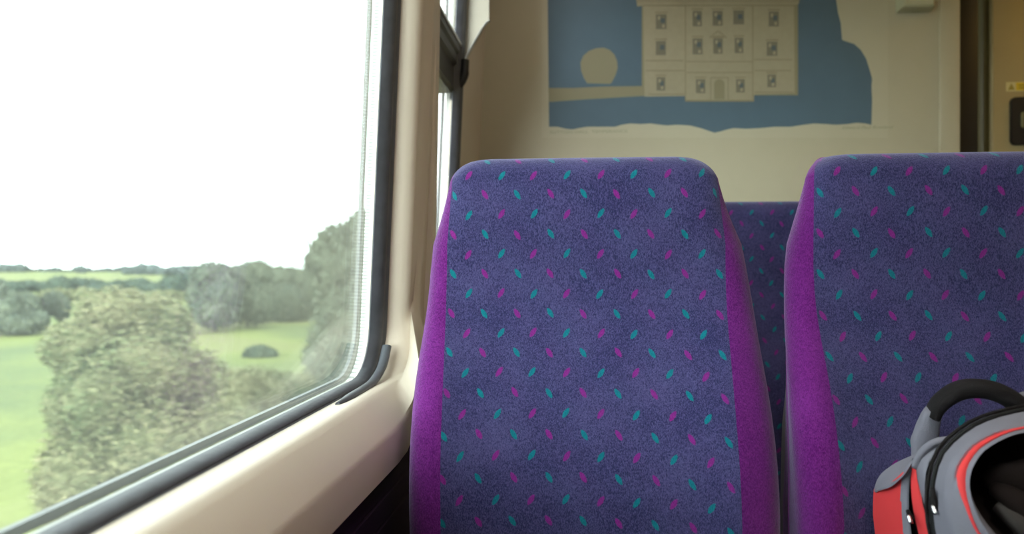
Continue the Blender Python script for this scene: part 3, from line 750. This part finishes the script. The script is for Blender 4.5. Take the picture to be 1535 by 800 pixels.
# body behind the panels, back to the seat
Rb = []
outl = [(CX, 645), (1535, 650), (1480, 665), (1430, 680), (1390, 692), (1345, 706), (1322, 714), (1315, 733), (1314, 775), (1317, 800), (1325, 900), (1346, 1050), (1392, 1150), (CX, 1180)]
for dd, s in ((.884, .86), (.876, .94), (.860, .94), (.83, .88), (.808, .83), (.790, .76)):
    rr_ = ring([(x, y, .868) for x, y in outl]); c = sum(rr_, Vector())/len(rr_)
    Rb.append([Vector((c.x+(p.x-c.x)*s, dd, c.z+(p.z-c.z)*s)) for p in rr_])
v, f = loft(Rb, True, True, True); bmesh_('bag_body', v, f, ZIP, 0)
# handle: grey tab, then black webbing loop
hp = smoothpath([P(*p) for p in [(1399, 622, .850), (1406, 608, .847), (1418, 596, .842), (1434, 586, .838), (1452, 581, .835), (1472, 581, .832), (1492, 585, .830), (1510, 593, .828), (1526, 604, .826), (1540, 618, .826), (1548, 634, .828)]], 40)
v, f = sweep(hp, [.0055+.0040*math.sin(math.pi*i/39) + .0016*i/39 for i in range(40)], .0135, n=14, power=.75); bmesh_('grab_handle', v, f, BWEB, 0)
tp = smoothpath([P(*p) for p in [(1388, 690, .862), (1388, 668, .862), (1390, 648, .858), (1394, 630, .854), (1401, 613, .850)]], 20)
v, f = sweep(tp, [.0135, .0138, .0142, .0142, .0140, .0138, .0135, .0132, .0130, .0126, .0122, .0118, .0112, .0106, .0100, .0095, .0092, .0088, .0084, .0076], .009, n=14, power=.8)
v = [p + Vector((.0022*mnoise.noise(p*60), .003*mnoise.noise(p*45+Vector((5, 0, 0))), 0)) for p in v]; bmesh_('handle_tab', v, f, GREY, 0)
tp = smoothpath([P(*p) for p in [(1560, 640, .832), (1550, 622, .828), (1538, 606, .824), (1531, 600, .822)]], 12)
v, f = sweep(tp, .012, .010, n=14, power=.8); bmesh_('handle_tab', v, f, GREY, 0)
# zip pulls
def pull(px, py, Y, L, m1=BWEB, ang=0.0):
    q = smoothpath([P(px-5, py-L, Y), P(px-2, py-L*.5, Y-.004), P(px+1, py, Y-.005)], 10)
    v, f = sweep(q, [.0022+.0012*i/9 for i in range(10)], .002, n=8); o = bmesh_('zip_pull', v, f, m1, 0)
    c = P(px-2, py-1, Y-.0075)
    v, f = sweep([c + Vector((0, -.003+.0015*i, -.003+.0015*i)) for i in range(5)], .0022, .002, n=10)
    mesh('slider', [binv @ p for p in v], f, STEEL, o, 0)
pull(1405, 762, .733, 34); pull(1368, 776, .780, 14)
BAG.location.y -= .006; BAG.location.x -= .004
tag(BAG, 'grey and red canvas backpack with black handle, unzipped, leaning on the right seat', 'backpack')

# ------------------------------------------------------------------ the land outside
G = bpy.data.materials.new('meadow_grass'); G.use_nodes = True
N = G.node_tree.nodes; L = G.node_tree.links; b = N['Principled BSDF']; b.inputs['Roughness'].default_value = .9; b.inputs['Specular IOR Level'].default_value = .1
tc = N.new('ShaderNodeTexCoord'); n1 = N.new('ShaderNodeTexNoise'); n1.inputs['Scale'].default_value = .045; n1.inputs['Detail'].default_value = 6
L.new(tc.outputs['Object'], n1.inputs['Vector'])
cr = N.new('ShaderNodeValToRGB'); e = cr.color_ramp.elements
e[0].position = .36; e[0].color = (.085, .108, .045, 1); e[1].position = .66; e[1].color = (.150, .140, .070, 1)
x = cr.color_ramp.elements.new(.5); x.color = (.140, .160, .048, 1)
L.new(n1.outputs['Fac'], cr.inputs[0])
n2 = N.new('ShaderNodeTexNoise'); n2.inputs['Scale'].default_value = 2.5; n2.inputs['Detail'].default_value = 8; L.new(tc.outputs['Object'], n2.inputs['Vector'])
mr = N.new('ShaderNodeMapRange'); mr.inputs['To Min'].default_value = .65; mr.inputs['To Max'].default_value = 1.3; L.new(n2.outputs['Fac'], mr.inputs['Value'])
vm = N.new('ShaderNodeVectorMath'); vm.operation = 'SCALE'; L.new(cr.outputs[0], vm.inputs[0]); L.new(mr.outputs[0], vm.inputs['Scale'])
L.new(vm.outputs[0], b.inputs['Base Color'])
def gz(x, y):
    d = -x
    if d < 1.6: z = -2.25
    elif d < 9: t = (d-1.6)/7.4; z = -2.25 - 3.75*(t*t*(3-2*t))
    else: z = -6.0
    if d > 300: z += min((d-300)/900, 1)*1.5
    if d > 3: z += .25*mnoise.noise(Vector((x*.05, y*.05, 0)))*min((d-3)/15, 1)
    return z
xs = [60, 10, 2, 0, -1.6] + [-1.6-.6*i for i in range(1, 14)] + [-10*1.16**i for i in range(1, 34)]
ys = [-60, -25, -10] + [3*i for i in range(0, 20)] + [60*1.14**i for i in range(0, 26)]
v = [Vector((x, y, gz(x, y))) for x in xs for y in ys]; f = []
for i in range(len(xs)-1):
    for j in range(len(ys)-1): f.append((i*len(ys)+j, (i+1)*len(ys)+j, (i+1)*len(ys)+j+1, i*len(ys)+j+1))
struct(mesh('ground', v, f, G, smooth=0))

rng = np.random.default_rng(7)
def leaves(blobs, n, size, elong=1.6, flat=0.0, seed=1, droop=0.0):
    """leaf clusters scattered through the outer part of a set of ellipsoids"""
    r = np.random.default_rng(seed)
    vol = np.array([b_[3]*b_[4]+b_[4]*b_[5]+b_[3]*b_[5] for b_ in blobs]); vol = vol/vol.sum()
    idx = r.choice(len(blobs), n, p=vol); B = np.array(blobs)[idx]
    d = r.normal(size=(n, 3)); d /= np.linalg.norm(d, axis=1)[:, None]
    rad = np.clip(r.normal(.96, .10, n), .6, 1.22)
    c = B[:, :3] + d*rad[:, None]*B[:, 3:6]
    a = r.normal(size=(n, 3)); a[:, 2] *= (1-flat); a /= np.linalg.norm(a, axis=1)[:, None]
    nn = d*.9 + r.normal(size=(n, 3))*.7; bq = np.cross(nn, a); bq /= np.linalg.norm(bq, axis=1)[:, None]
    s = size*r.uniform(.6, 1.4, n)[:, None]
    tip = a*s*elong; side = bq*s*.5
    V = np.stack([c-tip, c-side, c+tip*1.0, c+side], 1).reshape(-1, 3)
    return V, n
def ico(blobs, k, sub=2, seed=0):
    vs, fs = [], []
    bm = bmesh.new(); bmesh.ops.create_icosphere(bm, subdivisions=sub, radius=1)
    bv = [v.co.copy() for v in bm.verts]; bf = [tuple(v.index for v in f.verts) for f in bm.faces]; bm.free()
    for b_ in blobs:
        o = len(vs)
        for p in bv:
            q = 1 + .22*mnoise.noise(p*2.1 + Vector((b_[0], b_[1], seed)))
            vs.append((b_[0]+p.x*b_[3]*k*q, b_[1]+p.y*b_[4]*k*q, b_[2]+p.z*b_[5]*k*q))
        fs += [tuple(i+o for i in f_) for f_ in bf]
    return vs, fs
def plant(name, base, blobs, n, size, m, label, cat, trunk=None, elong=1.4, flat=0.0, core=.86, seed=1, group=None, bark=None, stems=0, crown='crown'):
    """blobs relative to base"""
    root = empty(name, base)
    vs, fs = ico(blobs, core, 3 if len(blobs) < 12 else 2, seed)
    V, k = leaves(blobs, n, size, elong, flat, seed)
    o = len(vs); vs = vs + [tuple(p) for p in V]; fs = fs + [(o+4*i, o+4*i+1, o+4*i+2, o+4*i+3) for i in range(k)]
    mesh(crown, vs, fs, m, root, recalc=False)
    if trunk:
        h, r0 = trunk
        pts = smoothpath([(0, 0, -.15), (.03*h, 0, h*.3), (-.02*h, .02*h, h*.65), (.01*h, 0, h)], 10)
        v, f = sweep(pts, [r0*(1-.05*i) for i in range(10)], [r0*(1-.05*i) for i in range(10)], n=8)
        mesh('trunk', v, f, bark or BARK, root, 0)
    for i in range(stems):
        a = random.uniform(0, 6.28); b_ = random.choice(blobs)
        q = smoothpath([(random.uniform(-.1, .1), random.uniform(-.1, .1), -.05), (b_[0]*.4, b_[1]*.4, b_[2]*.5), (b_[0]+random.uniform(-.2, .2), b_[1], b_[2])], 8)
        v, f = sweep(q, .018, .018, n=6); mesh('stem', v, f, BARK, root, 0)
    return tag(root, label, cat, group)
BARK = mat('bark', (.10, .085, .07), .9, noise=.4, nscale=8)
LG = leafmat('hazed_greygreen_leaves', (.058, .076, .056), (.115, .128, .086))  # desaturated so the haze of distance sits in the leaf colour
LD = leafmat('dark_hedge_leaves', (.040, .064, .050), (.085, .108, .072))
LO = leafmat('olive_bramble_leaves', (.072, .105, .045), (.165, .195, .080), (.21, .19, .105))
LB = leafmat('hazed_bluegreen_leaves', (.085, .108, .105), (.125, .145, .130))  # paler and bluer still, aerial haze painted into the far foliage
LS = leafmat('shrub_silver_leaves', (.10, .13, .09), (.19, .20, .145))

def ell(cx, cz, rx, rz, cy=0, ry=None): return (cx, cy, cz, rx, ry or rx, rz)
def at(px, d):                     # a point of the ground seen at this column and distance
    p = D(px, 400, d); return Vector((p.x, p.y, gz(p.x, p.y)))
def rel(base, px, py, d):          # centre of a leaf mass relative to its plant's base
    return D(px, py, d) - base
def blobs_at(base, lst, squash=.9):
    out = []
    for px, py, d, rpx, rpy in lst:
        c = rel(base, px, py, d); out.append((c.x, c.y, c.z, rpx*d/F, rpx*d/F*squash, rpy*d/F))
    return out

# big trackside shrub, close
b0 = at(190, 8.8)
plant('trackside_shrub', b0, blobs_at(b0, [(120, 520, 8.4, 50, 42), (175, 475, 8.9, 55, 42), (235, 490, 9.2, 50, 45), (205, 560, 8.6, 85, 65), (140, 610, 8.0, 60, 70), (270, 590, 9.0, 70, 70), (210, 680, 8.2, 90, 80), (120, 720, 7.8, 60, 80), (310, 660, 8.8, 70, 75), (200, 790, 7.9, 110, 80)]),
      42000, .019, LO, 'large olive brown shrub close beside the track, in the middle of the window', 'shrub', elong=3.2, flat=.88, core=.80, seed=3, stems=6, crown='foliage')
b0 = at(400, 12)
plant('bramble_bush', b0, blobs_at(b0, [(345, 600, 11.8, 50, 45), (385, 590, 12.2, 50, 40), (430, 600, 12.8, 50, 42), (370, 660, 11.8, 70, 60), (430, 660, 12.2, 70, 60), (345, 700, 11.4, 70, 60), (480, 625, 13.2, 40, 45)]),
      24000, .021, LO, 'low olive bramble bush right of the large shrub, above the window sill', 'bush', elong=3.0, flat=.85, core=.82, seed=5, stems=4, crown='foliage')
b0 = at(520, 22)
plant('trackside_tree', b0, blobs_at(b0, [(505, 395, 21, 42, 55), (528, 368, 22, 32, 34), (545, 350, 23, 26, 34), (520, 470, 21, 45, 60), (500, 540, 20.5, 42, 55), (560, 400, 24, 50, 80), (560, 500, 24, 50, 80), (525, 590, 20.5, 40, 50), (478, 400, 21, 20, 18), (492, 362, 21.5, 14, 10)]),
      12000, .075, LG, 'tall dark tree beside the track at the right end of the window', 'tree', trunk=(5.2, .14), elong=2.0, seed=9, core=.82)
# tree clump across the field
for (px, d, lst, lab, sd) in [
    (322, 68, [(318, 412, 68, 30, 19), (302, 440, 68, 22, 28), (335, 440, 67, 26, 30), (322, 465, 67, 34, 26)], 'rounded tree at the left end of the clump across the field', 11),
    (370, 73, [(362, 420, 73, 26, 24), (385, 410, 74, 24, 20), (352, 450, 72, 28, 34), (385, 455, 72, 28, 32)], 'broad tree in the middle of the clump across the field', 12),
    (430, 82, [(415, 420, 82, 26, 22), (440, 425, 83, 22, 26), (430, 455, 81, 32, 34), (455, 450, 83, 24, 36)], 'pale green tree at the right end of the clump across the field', 13)]:
    b0 = at(px, d)
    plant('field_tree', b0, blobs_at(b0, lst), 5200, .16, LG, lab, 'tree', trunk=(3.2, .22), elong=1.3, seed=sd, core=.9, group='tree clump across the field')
b0 = at(28, 66)
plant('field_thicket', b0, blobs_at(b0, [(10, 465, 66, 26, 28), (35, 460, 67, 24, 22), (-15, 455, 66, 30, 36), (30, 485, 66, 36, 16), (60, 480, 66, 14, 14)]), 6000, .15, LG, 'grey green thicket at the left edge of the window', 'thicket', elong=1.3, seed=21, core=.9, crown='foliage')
b0 = at(82, 70)
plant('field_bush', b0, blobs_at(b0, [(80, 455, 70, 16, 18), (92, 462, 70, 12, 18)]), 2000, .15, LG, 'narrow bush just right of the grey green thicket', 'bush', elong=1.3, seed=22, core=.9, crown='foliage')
b0 = at(392, 49)
plant('field_bush', b0, blobs_at(b0, [(388, 530, 49, 20, 12), (402, 532, 49, 14, 10), (376, 534, 49, 12, 8)]), 2600, .085, LD, 'small dark round bush alone in the green field', 'bush', elong=1.3, seed=23, core=.9, crown='foliage')
# hedges further off, each a continuous row
def hedge(label, x0, x1, yb, hpx, m, sd, wob=.35, n=5000, size=None):
    d = 6.0*F/(yb-400); base = at((x0+x1)/2, d); lst = []
    random.seed(sd); k = max(4, int((x1-x0)/(hpx*1.1)))
    for i in range(k):
        px = x0 + (x1-x0)*(i+.5)/k; r = (x1-x0)/k*.75; h = hpx*(1+random.uniform(-wob, wob))
        lst.append((px, yb-h*.45, d*(1+random.uniform(-.03, .03)), r, h*.55))
    bl = blobs_at(base, lst)
    return plant('hedgerow', base, bl, n, size or 2.2*d/F, m, label, 'hedge', elong=1.3, seed=sd, core=.9, crown='foliage')
hedge('dark hedge at mid distance, left half of the window', -40, 150, 437, 20, LD, 31)
hedge('hedge at mid distance running behind the large shrub', 140, 300, 441, 24, LD, 32)
hedge('olive scrub band behind the large shrub, below the dark hedge', 60, 300, 452, 16, LO, 33, n=6000)
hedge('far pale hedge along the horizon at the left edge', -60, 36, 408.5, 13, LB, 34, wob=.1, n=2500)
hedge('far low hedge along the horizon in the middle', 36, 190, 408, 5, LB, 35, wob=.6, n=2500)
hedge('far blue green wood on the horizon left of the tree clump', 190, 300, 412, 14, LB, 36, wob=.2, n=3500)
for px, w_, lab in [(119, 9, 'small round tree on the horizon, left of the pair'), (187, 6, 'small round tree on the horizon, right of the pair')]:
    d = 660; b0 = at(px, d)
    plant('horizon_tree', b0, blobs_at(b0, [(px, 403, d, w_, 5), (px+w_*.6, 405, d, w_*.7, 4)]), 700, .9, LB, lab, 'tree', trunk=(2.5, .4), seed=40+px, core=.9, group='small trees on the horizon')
